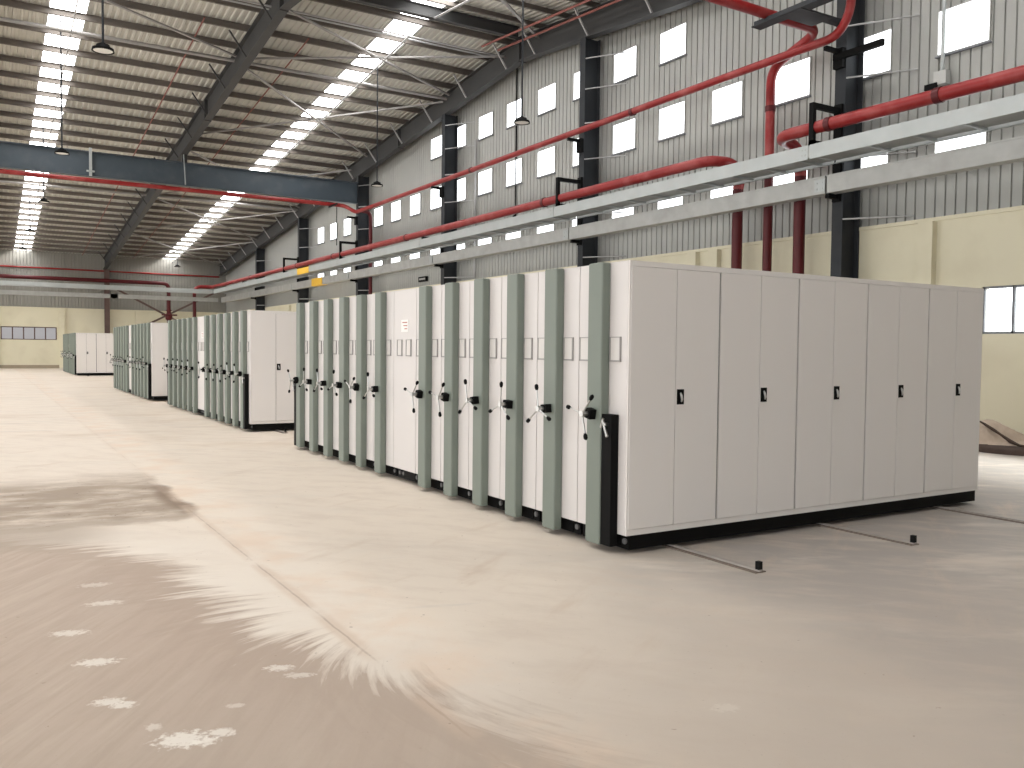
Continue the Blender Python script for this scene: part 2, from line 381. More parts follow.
# far wall
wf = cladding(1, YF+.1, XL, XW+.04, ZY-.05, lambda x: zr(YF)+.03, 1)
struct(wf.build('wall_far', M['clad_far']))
fw = (-3.15, .07, 1.88, 2.73)
mb = MB()
mb.box(XL, YF, 0, fw[0], YF+.22, ZY); mb.box(fw[1], YF, 0, XM, YF+.22, ZY)
mb.box(fw[0], YF, 0, fw[1], YF+.22, fw[2]); mb.box(fw[0], YF, fw[3], fw[1], YF+.22, ZY)
mb.box(XL, YF-.03, ZY-.04, XM, YF+.2, ZY+.03)
for x in (-12.9, -8.6, -3.6, .20, 4.9, 7.3): mb.box(x, YF-.14, 0, x+.36, YF, ZY-.05)
struct(mb.build('wall_far_dado', M['yellow']))
struct(MB().box(XL, YF-.02, 0, XM, YF, .22).build('baseboard_far', M['skirt']))
w = MB()
for k in range(6):
    x = fw[0] + (fw[1]-fw[0]-.06)*k/5; w.box(x, YF+.0, fw[2], x+.07, YF+.07, fw[3])
w.box(fw[0], YF, fw[2], fw[1], YF+.07, fw[2]+.05); w.box(fw[0], YF, fw[3]-.06, fw[1], YF+.07, fw[3])
w = window_root(w, M['wood'])
MB().box(fw[0], YF+.09, fw[2], fw[1], YF+.10, fw[3]).build('pane', M['sky_far'], w)

# near end wall and left wall (behind / beside the camera), unseen doorways shaped for their light
ADDED_DOOR = (-14.0, -4.0, 4.6)  # near doorway added to brighten the cupboard fronts
wn_ = cladding(1, YN-.1, XL, ADDED_DOOR[0], 0, lambda x: zr(YN)+.03, -1, .4)
for c in (cladding(1, YN-.1, ADDED_DOOR[1], XW, 0, lambda x: zr(YN)+.03, -1, .4), cladding(1, YN-.1, ADDED_DOOR[0], ADDED_DOOR[1], ADDED_DOOR[2], lambda x: zr(YN)+.03, -1, .4)): wn_._add(c.v, c.f)
struct(wn_.build('wall_near', M['clad']))
UNSEEN_DOORS = [(-4.5, 6.5), (17.0, 26.5), (31.0, 42.0), (47.0, 57.0)]
DH = 6.2
mb = MB(); y = YN
for a, b_ in UNSEEN_DOORS:
    mb.box(XL-.2, y, 0, XL, a, zr(a)+.0 if False else 7.2); mb.box(XL-.2, a, DH, XL, b_, 7.2); y = b_
mb.box(XL-.2, y, 0, XL, YF, 7.2)
vs = [(XL-.1, YN, 7.2), (XL-.1, YF, 7.2), (XL-.1, YF, zr(YF)), (XL-.1, YR, zr(YR)), (XL-.1, YN, zr(YN))]
mb._add(vs, [(0,1,2,3,4)])
struct(mb.build('wall_left', M['clad']))

# wall windows: three rows of square translucent panes
def wall_window(y, z0, z1, wdt=.95):
    fr = MB()
    x0, x1 = XW-.035, XW+.0
    fr.box(x0, y-.018, z0-.018, x1, y, z1+.018); fr.box(x0, y+wdt, z0-.018, x1, y+wdt+.018, z1+.018)
    fr.box(x0, y, z1, x1, y+wdt, z1+.018); fr.box(x0, y, z0-.018, x1, y+wdt, z0)
    w = window_root(fr, M['alu'])
    MB().box(XW-.022, y, z0, XW-.012, y+wdt, z1).build('pane', M['sky_wall'], w)
    MB().box(XW-.06, y-.04, z0-.055, XW, y+wdt+.04, z0-.03).build('sill', M['winframe'], w)
for k in range(-1, 19): wall_window(3.84+1.932*k, 7.02, 7.80)
for k in range(4, 12): wall_window(3.84+1.932*k, 8.98, 9.74)
for k in range(-1, 19): wall_window(3.84+1.932*k, 5.02, 5.72)

# ------------------------------------------------------------------ steel frame
def column_mesh(x0, x1, y, ztop, hw=.125, t=.022):
    mb = MB(); mb.box(x0, y-hw, 0, x0+t, y+hw, ztop); mb.box(x1-t, y-hw, 0, x1, y+hw, ztop)
    mb.box(x0+t, y-.008, 0, x1-t, y+.008, ztop); mb.box(x0, y-hw-.05, 0, x1, y+hw+.05, .025)
    return mb
near_names = {2:'beside the red standpipes at the right', 3:'between the two pairs of high windows, second in view', 4:'third in view along the window wall',
              5:'carrying the blue-grey cross beam', 6:'second beyond the cross beam', 7:'nearest the far corner', 1:'out beside the low window', 0:'nearest the near end wall'}
for i, y in enumerate(CY):
    if i < 1: continue
    zb = zr(y)-1.02
    c = column_mesh(XC, 10.98, y, zb).build('steel_column', M['column'])
    tag(c, 'charcoal I-section steel column of the right wall, ' + near_names[i], 'column', 'steel columns along the right wall')
    for z in [4.15, 5.35, 6.9, 7.9, 8.85, 9.7]:
        if z < zb-.3:
            MB().tube([(XC+.02, y-.12, z), (XW-.02, y-1.25, z-.02)], .018, 8).build('stay_rod', M['rod'], c)
mb = MB(); mb.box(2.95, YF-.55, 0, 3.25, YF-.53, 6.7); mb.box(2.95, YF-.18, 0, 3.25, YF-.16, 6.7); mb.box(3.09, YF-.53, 0, 3.11, YF-.18, 6.7)
tag(mb.build('steel_column', M['wood']), 'dark brown steel column on the far wall behind the last shelving block', 'column')
mb = MB(); mb.box(-4.72, YF-.55, 0, -4.48, YF-.53, 6.7); mb.box(-4.72, YF-.18, 0, -4.48, YF-.16, 6.7); mb.box(-4.61, YF-.53, 0, -4.59, YF-.18, 6.7)
tag(mb.build('steel_column', M['wood']), 'dark brown steel column at the far left of the far wall', 'column')

def rafter(X, name_label, y0=YN+.1, y1=YF-.2, side=(-1,1)):
    mb = MB(); hb = .125
    def seg(a, b_):
        for o0, o1, w in ((1.02,.995,hb), (.295,.27,hb), (.995,.295,.008)):
            mb.hexa([(X-w,a,zr(a)-o0),(X+w,a,zr(a)-o0),(X+w,b_,zr(b_)-o0),(X-w,b_,zr(b_)-o0)],
                    [(X-w,a,zr(a)-o1),(X+w,a,zr(a)-o1),(X+w,b_,zr(b_)-o1),(X-w,b_,zr(b_)-o1)])
    seg(y0, YR); seg(YR, y1)
    mb.box(X-hb, YR+.05, zr(YR)-1.05, X+hb, YR+.09, zr(YR)-.26); mb.box(X-hb, 27.9, zr(27.9)-1.05, X+hb, 27.95, zr(27.9)-.26)
    r = mb.build('roof_rafter', M['rafter']); tag(r, name_label, 'rafter', 'rafters under the roof')
    k = 0
    for y in PUR:
        k += 1
        if k % 2 and 6 < y < 58:
            for s in side:
                MB().bar((X+s*.10, y, zr(y)-.99), (X+s*.62, y, zr(y)-.26), .045, .045).build('flange_brace', M['rod'] if X > 8 else M['rafter'], r)
    return r
PUR = [YR+.85+1.362*k for k in range(30)] + [YR-.85-1.362*k for k in range(14)]
rafter(3.0, 'long grey roof rafter running over the middle of the aisle', side=(-1,))
rafter(10.6, 'dark grey roof rafter running along the top of the right wall', side=(-1,))
rafter(-4.65, 'grey roof rafter left of the left skylight strip')
rafter(-12.3, 'grey roof rafter in the left part of the hall, third from the right wall', side=(1,))
for k, y in enumerate(PUR):
    mb = MB(); z = zr(y)
    mb.box(XL, y-.004, z-.175, XW-.06, y+.004, z-.015)
    sg = 1 if y > YR else -1
    mb.box(XL, min(y, y+sg*.075), z-.18, XW-.06, max(y, y+sg*.075), z-.172); mb.box(XL, min(y, y-sg*.07), z-.022, XW-.06, max(y, y-sg*.07), z-.014)
    far = y > YR; n = k if far else k-30
    tag(mb.build('roof_purlin', M['purlin']), 'brown-grey steel roof purlin, %s from the ridge on the %s' % (ORD[n], 'far slope' if far else 'near slope'), 'purlin', 'purlins under the roof sheets')

tag(MB().box(XL, YR-.10, ZR-.36, 10.4, YR+.10, ZR-.345).box(XL, YR-.006, ZR-.345, 10.4, YR+.006, ZR-.03).box(XL, YR-.10, ZR-.045, 10.4, YR+.10, ZR-.03).build('ridge_beam', M['rafter']), 'dark ridge beam along the highest line of the roof', 'beam')
# cross (jack) beam
YB = 32.35
mb = MB(); mb.box(-12.2, YB-.15, 8.05, XC, YB+.15, 8.08); mb.box(-12.2, YB-.15, 8.97, XC, YB+.15, 9.0); mb.box(-12.2, YB-.008, 8.08, XC, YB+.008, 8.97)
bm_ = mb.build('cross_beam', M['beam']); tag(bm_, 'deep blue-grey steel cross beam spanning the hall above the shelving', 'beam')
for x in (-.46,):
    f = MB().box(x-.03, YB-.15, 8.08, x+.03, YB-.01, 8.97).box(x-.14, YB-.22, 8.2, x+.14, YB-.15, 8.26).box(x-.05, YB-.22, 8.05, x+.05, YB-.16, 9.12).build('stiffener', M['galv'], bm_)
for x in (3.0, -4.65): 
    MB().box(x-.1, YB-.12, 9.0, x+.1, YB+.12, zr(YB)-1.02).build('rafter_seat', M['rafter'], bm_)
    MB().bar((x-.05, YB-.17, 9.3), (x+.02, YB-.17, 8.1), .09, .03).build('strap', M['galv'], bm_)
mb = column_mesh(-12.5, -12.0, YB, 9.0); tag(mb.build('steel_column', M['column']), 'charcoal steel column under the left end of the cross beam', 'column')

# roof bracing, struts
def rzp(x, y, o): return (x, y, zr(y)-o)
br = [((3.1,19.5),(10.5,23.4),'first'),((3.1,23.3),(10.5,19.5),'first'),((3.1,23.9),(10.5,31.3),'second'),((3.1,31.3),(10.5,23.9),'second'),
      ((3.1,33.2),(10.5,41.0),'third'),((3.1,41.0),(10.5,33.2),'third'),((3.1,41.5),(10.5,49.6),'fourth'),((3.1,49.6),(10.5,41.5),'fourth'),
      ((3.1,50.0),(10.5,59.0),'fifth'),((3.1,59.0),(10.5,50.0),'fifth'),
      ((3.1,17.5),(10.5,11.0),'near-slope'),((3.1,11.0),(10.5,17.5),'near-slope')]
for i, (a, b_, nm) in enumerate(br):
    o = .52 if i % 2 else .44
    tag(MB().bar(rzp(*a, o), rzp(*b_, o), .085, .05).build('roof_brace', M['angle']),
        'grey brace under the right skylight, %s panel from the ridge, %s' % (nm, 'angled away' if (b_[1] > a[1]) else 'angled back'), 'brace', 'diagonal braces under the roof')
for a, b_, t in (((-4.5,19.6),(2.9,23.4),'sloping away to the right'),):
    tag(MB().bar(rzp(*a, .44), rzp(*b_, .44), .085, .05).build('roof_brace', M['angle']), 'grey diagonal roof brace above the left pendant lamps, ' + t, 'brace', 'diagonal braces under the roof')
for y, nm in ((23.62,'first'),(41.25,'second')):
    for x0, x1, w in ((3.1,10.5,'between middle and wall rafters'),(-4.5,2.9,'left of the middle rafter')):
        tag(MB().tube([rzp(x0,y,.5), rzp(x1,y,.5)], .055, 10).build('roof_strut', M['angle']), 'grey tubular roof strut %s, %s from the ridge' % (w, nm), 'strut', 'tubular struts under the roof')
tag(MB().tube([rzp(7.05,58,.62), rzp(7.05,19.3,.62)], .03, 8).tube([rzp(7.05,17.6,.62), rzp(7.05,8,.62)], .03, 8).build('cable_conduit', M['rod']), 'pale conduit running along the right skylight strip', 'conduit')
tag(MB().tube([rzp(-1.75,58,.5), rzp(-1.75,20.3,.5)], .022, 8).build('cable_conduit', M['rod']), 'thin conduit running along the left skylight strip', 'conduit')
for dy, nm in ((0,'front'),(.22,'rear')):
    tag(MB().tube([(XL,19.75+dy,zr(19.75)-.42),(10.4,19.75+dy,zr(19.75)-.42)], .028, 8).build('ridge_conduit', M['rod']), 'long pale conduit just below the ridge, %s one of the pair' % ('lower' if nm == 'front' else 'upper'), 'conduit', 'conduits along the ridge')
for x, nm in ((1.55,'left of the middle rafter'),(4.65,'right of the middle rafter')):
    tag(MB().tube([rzp(x,59,.30), rzp(x,21.5,.30)], .022, 8).build('thin_pipe', M['dullred']), 'thin dull red pipe under the purlins %s' % nm, 'pipe')
for x, nm in ((9.55,'left'),(10.15,'right')):
    tag(MB().tube([rzp(x,19.3,.46), rzp(x,8,.46)], .035, 8).build('thin_pipe', M['dullred']), 'thin red pipe on the near roof slope beside the wall rafter, %s one of two' % nm, 'pipe', 'red pipes on the near slope')

# far wall X bracing
for s, nm in ((1,'rising to the right'),(-1,'falling to the right')):
    tag(MB().bar((6.9-3.6, YF-.4+.06*s, 3.7-1.9*s), (6.9+3.6, YF-.4+.06*s, 3.7+1.9*s), .05, .13).build('wall_brace', M['wood']),
        'dark diagonal brace on the far wall, ' + nm, 'brace', 'X-bracing on the far wall')

# ------------------------------------------------------------------ red fire pipes
def pipe(name, pts, r, label, m='red', rr=.35, group=None, n=14, couplings=(), low=None):
    P = fillet(pts, rr); mb = MB()
    if low is None: mb.tube(P, r, n)
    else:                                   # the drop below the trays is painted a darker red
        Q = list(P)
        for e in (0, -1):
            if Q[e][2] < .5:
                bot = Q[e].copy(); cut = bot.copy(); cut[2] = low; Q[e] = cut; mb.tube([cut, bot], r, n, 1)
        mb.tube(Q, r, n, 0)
    o = mb.build(name, [M[m], M['darkred']]); tag(o, label, 'pipe', group)
    for c, ax in couplings:
        c = Vector(c); a = Vector(ax)
        MB().tube([c-a*.06, c+a*.06], r*1.14, n).build('coupling', M['darkred'], o)
    return o
YA = (0,1,0)
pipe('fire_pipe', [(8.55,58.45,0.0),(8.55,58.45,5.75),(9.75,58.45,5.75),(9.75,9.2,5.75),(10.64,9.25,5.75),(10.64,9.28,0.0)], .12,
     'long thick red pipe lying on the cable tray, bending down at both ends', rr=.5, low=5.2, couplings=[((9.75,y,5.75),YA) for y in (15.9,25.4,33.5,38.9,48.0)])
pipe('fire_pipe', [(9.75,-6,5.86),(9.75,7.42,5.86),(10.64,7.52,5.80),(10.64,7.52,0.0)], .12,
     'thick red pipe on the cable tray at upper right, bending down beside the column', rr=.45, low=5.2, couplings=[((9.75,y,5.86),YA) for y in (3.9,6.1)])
pipe('fire_pipe', [(10.64,8.38,0.0),(10.64,8.38,7.66),(10.64,7.12,8.10),(1.5,7.12,8.16)], .10,
     'red standpipe rising past the windows then turning left overhead', rr=.35, low=5.3, couplings=[((10.64,8.38,6.8),(0,0,1))])
PD = pipe('fire_pipe', [(-12,32.02,7.86),(9.75,32.02,7.86),(10.08,31.6,7.54),(10.08,6.12,7.60),(10.08,5.85,8.36),(1.5,5.85,8.42)], .085,
     'long red pipe under the cross beam continuing along the high windows', rr=.45, couplings=[((10.08,y,7.57),YA) for y in (20.9,12.4)])
MB().tube(fillet([(10.08,31.0,7.54),(10.64,31.2,7.54),(10.64,31.2,0.0)], .3), .08, 14).build('branch_pipe', M['darkred'], PD)
PV = pipe('fire_pipe', [(-12,58.45,5.86),(6.85,58.45,5.86),(6.85,58.45,0.0)], .13, 'thick dark red pipe along the far wall bending down into the valve', 'darkred', rr=.4)
MB().lathe((6.85,58.45,3.35), [(.0,0),(.2,.02),(.24,.2),(.2,.4),(.14,.5),(.14,.62),(.2,.64),(.2,.7),(0,.7)], 14).tube([(6.35,58.25,3.7),(7.35,58.25,3.7)], .05, 8).build('valve', M['darkred'], PV)
pipe('fire_pipe', [(-12,60.04,6.62),(10.6,60.04,6.62)], .055, 'thin red pipe high along the far wall', 'red')

# ------------------------------------------------------------------ cable trays
TG = 'upper cable tray sections along the right wall'; TG2 = 'lower cable trunking sections along the right wall'
ys = [-2.3, 6.45, 15.2, 23.9, 32.5, 41.1, 49.7, 57.4]
pos = ['over the low window, nearest the camera', 'above the standpipes', 'from the second to the third wall column', 'from the third wall column to the cross beam',
       'just beyond the cross beam, with yellow tape', 'second beyond the cross beam', 'ending at the far corner']
for i in range(7):
    a, b_ = ys[i]+.02, ys[i+1]-.02
    t = empty('cable_tray', (9.6, a, 5.24)); L_ = b_-a
    tag(t, 'pale galvanised ladder cable tray section, ' + pos[i], 'cable tray', TG)
    MB().box(0,0,0,.012,L_,.27).box(.012,0,.255,.05,L_,.27).box(.012,0,0,.05,L_,.015).build('side_rail', M['galv'], t)
    MB().box(.77,0,0,.782,L_,.27).box(.73,0,.255,.77,L_,.27).box(.73,0,0,.77,L_,.015).build('side_rail', M['galv'], t)
    MB().box(.05,0,.06,.73,L_,.065).build('tray_floor', M['galv2'], t)
    n = int(L_/.9)
    r0 = MB().box(.012,-.025,.015,.77,.025,.06).build('rung', M['galv'], t, loc=(0,.3,0))
    for k in range(1, n):
        r = r0.copy(); COL.objects.link(r); r.location = (0, .3+k*.9, 0)
    pl = MB().box(.012,-.034,.03,.02,.24,.25)
    for q in (.06,.14):
        for z in (.09,.19): pl.tube([(.012,q,z),(-.010,q,z)], .013, 8)
    pl.build('splice_plate', M['galv2'], t)
    if i == 4: 
        tp = MB().box(-.012,4.1,-.01,.055,5.9,.285).build('tape', M['tape'], t); tp['label'] = 'yellow tape wrapped round the tray'
    t = empty('cable_trunking', (10.12, a, 4.64))
    tag(t, 'weathered galvanised lower trunking section, ' + pos[i], 'cable tray', TG2)
    MB().box(0,0,0,.25,L_,.34).build('trunking_body', M['galv2'], t, bevel=.006)
    MB().box(-.012,0,.315,.262,L_,.35).build('trunking_lid', M['galv2'], t)
    pl = MB().box(-.01,0,.05,0,.25,.28)
    for q in (.06,.19):
        for z in (.11,.22): pl.tube([(-.01,q,z),(-.02,q,z)], .016, 8)
    pl.build('splice_plate', M['galv'], t)
    MB().box(.25,1.0,.05,.335,1.1,.12).build('wall_clip', M['black'], t)
    if i == 4:
        tp = MB().box(-.016,3.6,-.01,.27,5.2,.36).build('tape', M['tape'], t); tp['label'] = 'yellow tape wrapped round the trunking'
fpos = ['left', 'middle', 'right']
fx = [-12.2, -4.6, 3.1, 9.58]
for i in range(3):
    a, b_ = fx[i]+.012, fx[i+1]-.012
    t = empty('cable_tray', (a, 57.42, 5.24)); L_ = b_-a
    tag(t, 'grey cable tray section across the far wall, %s of three, above its trunking' % fpos[i], 'cable tray', 'cable trays across the far wall')
    MB().box(0,0,0,L_,.012,.27).build('side_rail', M['galv'], t); MB().box(0,.6,0,L_,.612,.27).build('side_rail', M['galv'], t)
    MB().box(0,.012,.06,L_,.6,.065).build('tray_floor', M['galv2'], t)
    t = MB().box(a, 58.0, 4.70, b_+.5, 58.2, 4.97).build('cable_trunking', M['galv2'])
    tag(t, 'grey trunking section across the far wall, %s of three, below the cable tray' % fpos[i], 'cable tray', 'cable trunking across the far wall')

# brackets at the columns
bpos = {2:'at the column beside the red standpipes', 3:'at the second wall column', 5:'at the cross beam column', 6:'at the column beyond the cross beam'}
for i in (2,3,5,6):
    y = CY[i]
    mb = MB().box(9.62, y-.05, 6.22, XC-.002, y+.05, 6.32).box(9.62, y-.05, 5.52, 9.72-.1+.09, y+.05, 6.22).box(9.62, y-.05, 5.515, XC-.002, y+.05, 5.60)
    mb.box(10.14, y-.05, 4.55, XC-.002, y+.05, 4.63).box(10.39, y-.09, 4.5, XC-.002, y+.09, 6.4)
    tag(mb.build('pipe_bracket', M['black']), 'black C-shaped steel bracket holding pipe and tray, ' + bpos[i], 'bracket', 'black pipe brackets on the columns')
for i in (4,7):
    y = CY[i]; mb = MB().box(9.62, y-.06, 5.515, XC-.002, y+.06, 5.60).box(10.39, y-.09, 4.5, XC-.002, y+.09, 5.7).box(10.14, y-.05, 4.55, XC-.002, y+.05, 4.63)
    tag(mb.build('pipe_bracket', M['black']), 'low black steel bracket under pipe and tray, ' + ('at the third wall column' if i == 4 else 'at the column nearest the far corner'), 'bracket')
for i in (2,3,4,5):
    y = CY[i]; mb = MB().box(9.98, y-.04, 7.38, XC-.002, y+.04, 7.46).box(10.35, y-.11, 7.1, XC-.002, y+.11, 7.48)
    if i == 2: mb.box(10.33, y-1.0, 7.26, 10.41, y+.1, 7.38)
    tag(mb.build('pipe_support', M['black']), 'small black arm carrying the high red pipe, ' + {2:'at the column beside the red standpipes',3:'at the second wall column',4:'at the third wall column',5:'at the cross beam column'}[i], 'bracket', 'arms under the high red pipe')
mb = MB().box(9.05, 5.2, 7.93, 9.17, 7.40, 8.035).box(8.98, 5.2, 7.91, 9.24, 7.40, 7.93).box(9.17, 6.36, 7.93, XC-.002, 6.5, 8.03).box(9.0,6.2,7.9,9.9,6.7,7.91)
tag(mb.build('pipe_gantry', M['column']), 'dark steel gantry arm under the overhead red pipes at top right', 'bracket')

# ------------------------------------------------------------------ pendant lamps
def lamp(x, y, z, label, group):
    t = empty('pendant_lamp', (x, y, z)); tag(t, label, 'lamp', group)
    MB().tube([(0,0,.155),(0,0,zr(y)-.05-z)], .022, 8).build('rod', M['column'], t)
    MB().lathe((0,0,0), [(0,.16),(.045,.16),(.06,.13),(.12,.12),(.13,.07),(.19,.055),(.205,.0),(.185,.0),(.17,.02)], 20).build('housing', M['black'], t)
    MB().lathe((0,0,0), [(0,.012),(.12,.008),(.185,.012)], 20).build('lens', M['lens'], t)
    return t
for x, y, z, l in ((7.4,13.4,7.12,'nearest on the right, in front of the high windows'),(7.4,22.65,7.02,'on a long rod beside the cross beam column'),
                (7.4,58.3,7.03,'far right, in front of the far wall cladding')):
    lamp(x, y, z, 'black pendant high-bay lamp, ' + l, 'pendant lamps of the right row')
for x, y, z, l in ((-2,13.55,7.16,'nearest, at the top left'),(-2,23.96,7.16,'in front of the cross beam'),(-2,33.2,7.03,'first beyond the cross beam, beside the skylight'),
                (-2,45.3,7.26,'second beyond the cross beam, against the skylight'),(-2,54.9,7.26,'last of the left row near the far wall')):
    lamp(x, y, z, 'black pendant lamp of the left row, ' + l, 'pendant lamps of the left row')

# small wall things
c = MB().tube([(10.96,4.62,6.62),(10.96,4.62,9.9)], .035, 10).build('wall_conduit', M['galv']); tag(c, 'pale vertical conduit with a junction box beside the upper right window', 'conduit')
MB().box(10.88,4.50,6.42,11.02,4.74,6.66).build('junction_box', M['alu'], c); MB().box(10.85,4.66,6.36,10.9,4.9,6.46).build('socket', M['black'], c)
tag(MB().tube([(11.075,19.65,10.9),(11.075,19.65,5.95)], .025, 8).ball((11.03,19.65,5.93), .06).build('cable_drop', M['black']), 'black cable dropping down the cladding between high windows', 'cable')
tag(MB().tube([(9.0,31.0,7.6),(9.0,31.0,5.95)], .02, 8).box(8.97,30.97,7.70,9.03,32.0,7.76).build('cable_drop', M['black']), 'black cable hanging below the cross beam pipe by its column', 'cable')
tag(MB().tube([(11.0,22.3,4.1),(11.0,22.3,9.0)], .035, 10).build('wall_conduit', M['rod']), 'pale thin vertical conduit right of the third wall column', 'conduit')
sg = MB().box(11.0,26.28,4.22,11.08,27.0,4.42).build('sign_box', M['black']); tag(sg, 'small dark sign box on the cladding above the shelving', 'sign')
MB().box(10.994,26.36,4.29,11.0,26.92,4.36).build('sign_face', M['steel'], sg)

# ------------------------------------------------------------------ mobile shelving blocks
PITCH, D, LEN, H, ZB = .602, .596, 4.5, 2.159, .142
R3 = ['carcass','end_panel','plinth']
def carcass_mesh(front):
    mb = MB(); y0 = .03 if front else .003
    mb.box(.02, y0, ZB, LEN, D, H)
    if front:
        mb.box(.0, -.012, 2.119, LEN, .03, H, 2); mb.box(.0, -.012, ZB, LEN, .03, .185, 2); mb.box(.0, -.012, .185, .012, .03, 2.119, 2); mb.box(LEN-.01, -.012, .185, LEN, .03, 2.119, 2)
        mb.box(.012, .0285, .186, LEN-.01, .0295, 2.118, 1)  # dark sheet behind the doors, standing in for shade in their gaps
    return mb
def plinth_mesh():
    mb = MB().box(.045, .012, .03, LEN, D-.012, ZB)
    for x in (.51, 2.22, 3.93): 
        for y in (.12, .47): mb.tube([(x, y, .074), (x+.05, y, .074)], .06, 14)
    for y in (.05, .40, .50): mb.tube([(.045, y, .09), (.03, y, .09)], .022, 10, 1)
    mb.box(.035, .10, .05, .045, .36, .13, 0)
    return mb
def label_mesh():
    mb = MB(); y0, y1, z0, z1 = 0, .13, 0, .185; t = .012
    mb.box(-.012, y0, z0, 0, y0+t, z1); mb.box(-.012, y1-t, z0, 0, y1, z1); mb.box(-.012, y0, z0, 0, y1, z0+t); mb.box(-.012, y0, z1-.006, 0, y1, z1)
    mb.box(-.007, y0+t, z0+t, 0, y1-t, z1-.006, 1); return mb
def wheel_parts(parent, ang, yc=.2955, zc=1.028):
    h = MB().box(-.142, -.034, -.038, -.083, .034, .038).tube([(-.185,0,0),(-.142,0,0)], .017, 12, 1).tube([(-.20,0,0),(-.18,0,0)], .024, 12, 1)
    h = h.build('handwheel', [M['black'], M['chrome']], parent, bevel=.004, loc=(0, yc, zc))
    h.rotation_euler = (ang, 0, 0)
    s0 = None
    for k in range(3):
        a = 2*PI*k/3
        if s0 is None:
            s0 = MB().tube([(-.188,.015,0),(-.192,.175,0)], .0065, 8, 1).tube([(-.1915,.15,0),(-.192,.168,0),(-.1925,.188,0),(-.193,.200,0)], [.009,.016,.016,.007], 10, 0).build('spoke', [M['black'], M['chrome']], h)
        else:
            s1 = s0.copy(); COL.objects.link(s1); s1.rotation_euler = (a, 0, 0)
    return h
def door_mesh(w): return MB().box(0, -.018, .188, w, .0, 2.116)
def lock(parent, mirror=False):
    f = (lambda y: D-y) if mirror else (lambda y: y)
    a, b_ = sorted((f(.086), f(.205)))
    o = MB().box(-.074, a, .05, -.004, b_, 1.03).build('lock_housing', M['black'], parent, bevel=.004)
    yc = f(.135)
    MB().tube([(-.074,yc,.955),(-.105,yc,.955)], .016, 12).tube([(-.098,yc+.025,.985),(-.106,yc-.035,.88)], .010, 10).tube([(-.098,yc+.045,.93),(-.098,yc+.02,1.0)], .010, 8).ball((-.106,yc-.037,.876), .013).build('lock_lever', M['chrome'], o)
PROTO = {}
def make_unit(kind, ang):
    t = empty('shelving_carriage')
    front = kind == 'front'
    MB_ = carcass_mesh(front).build('carcass', [M['white'], M['darkgap'], M['white2']], t)
    MB().box(-.004, .003, ZB, .02, D, H).build('end_panel', M['white'], t, bevel=.003)
    plinth_mesh().build('plinth', [M['black'], M['bolt']], t)
    lab = label_mesh().build('label_holder', [M['frame_grey'], M['card']], t, loc=(-.004, .07 if kind != 'static' else .12, 1.42))
    l2 = lab.copy(); COL.objects.link(l2); l2.location = (-.004, .455 if kind != 'static' else .36, 1.42)
    if kind != 'static':
        MB().box(-.083, .207, .042, -.004, .384, H).build('control_column', M['sage'], t, bevel=.012)
        wheel_parts(t, ang)
    else:
        n = MB().box(-.007, .20, 1.69, -.004, .39, 1.825)
        for k in range(3): n.box(-.0085, .23, 1.79-.035*k, -.007, .36-.03*k, 1.80-.035*k, 1)
        n.build('notice', [M['paper'], M['redink']], t)['label'] = 'small white paper notice with red print'
    if front:
        lock(t)
        d0 = None
        for b_ in range(5):
            for s in (0, 1):
                xa = b_*.9 + (.014 if (b_ == 0 and s == 0) else (.010 if s == 0 else .4535)); xb = b_*.9 + (.4465 if s == 0 else (.890 if not (b_ == 4) else .888))
                dr = MB().box(0, -.018, .188, xb-xa, .0, 2.116).build('door', M['white2'], t, bevel=.002, loc=(xa, 0, 0))
                if s: MB().box(.012, -.024, 1.10, .078, -.018, 1.215, 0).box(.022,-.026,1.115,.068,-.024,1.20,0).tube([(.040,-.028,1.19),(.042,-.034,1.17),(.050,-.034,1.14),(.048,-.030,1.12)], [.006,.010,.010,.006], 8, 1).build('door_handle', [M['black'], M['chrome']], dr)
    return t
blocks = [('nearest', 0.0, 0.0, 13), ('second', 0.0, 10.5, 13), ('third', -.1, 20.4, 13), ('farthest', -.1, 43.4, 13)]
A1 = {0:13, 1:83, 2:97, 3:80, 4:13, 5:15, 7:83, 8:22, 9:100, 10:83, 11:97, 12:50}
protos = {}
for bi, (bn, bx, by, cnt) in enumerate(blocks):
    for i in range(cnt):
        kind = 'front' if i == 0 else ('static' if i == 6 and cnt > 9 else ('end' if i == cnt-1 else 'mid'))
        ang = math.radians(A1[i] if bi == 0 and i in A1 else random.choice([15,60,62,80,95,20,35])+random.uniform(-4,4)) if kind != 'static' else 0
        if kind not in protos:
            u = make_unit(kind, -ang if False else ang)
            if kind == 'end': lock(u, True)
            protos[kind] = u
        else:
            u = copy_tree(protos[kind])
            for ch in u.children:
                if ch.name.startswith('handwheel'): ch.rotation_euler = (ang, 0, 0)
        u.location = (bx, by+PITCH*i, 0)
        where = ('%s shelving block' % bn)
        if kind == 'front': lb = 'off-white mobile shelving carriage with closed cupboard doors, front of the ' + where
        elif kind == 'static': lb = 'fixed off-white shelving unit without green post, in the middle of the ' + where
        elif kind == 'end': lb = 'off-white shelving carriage with green post, last at the far end of the ' + where
        else: lb = 'off-white shelving carriage with green post, %s from the front of the %s' % (ORD[i], where)
        tag(u, lb, 'shelving', 'mobile shelving of the %s block' % bn)

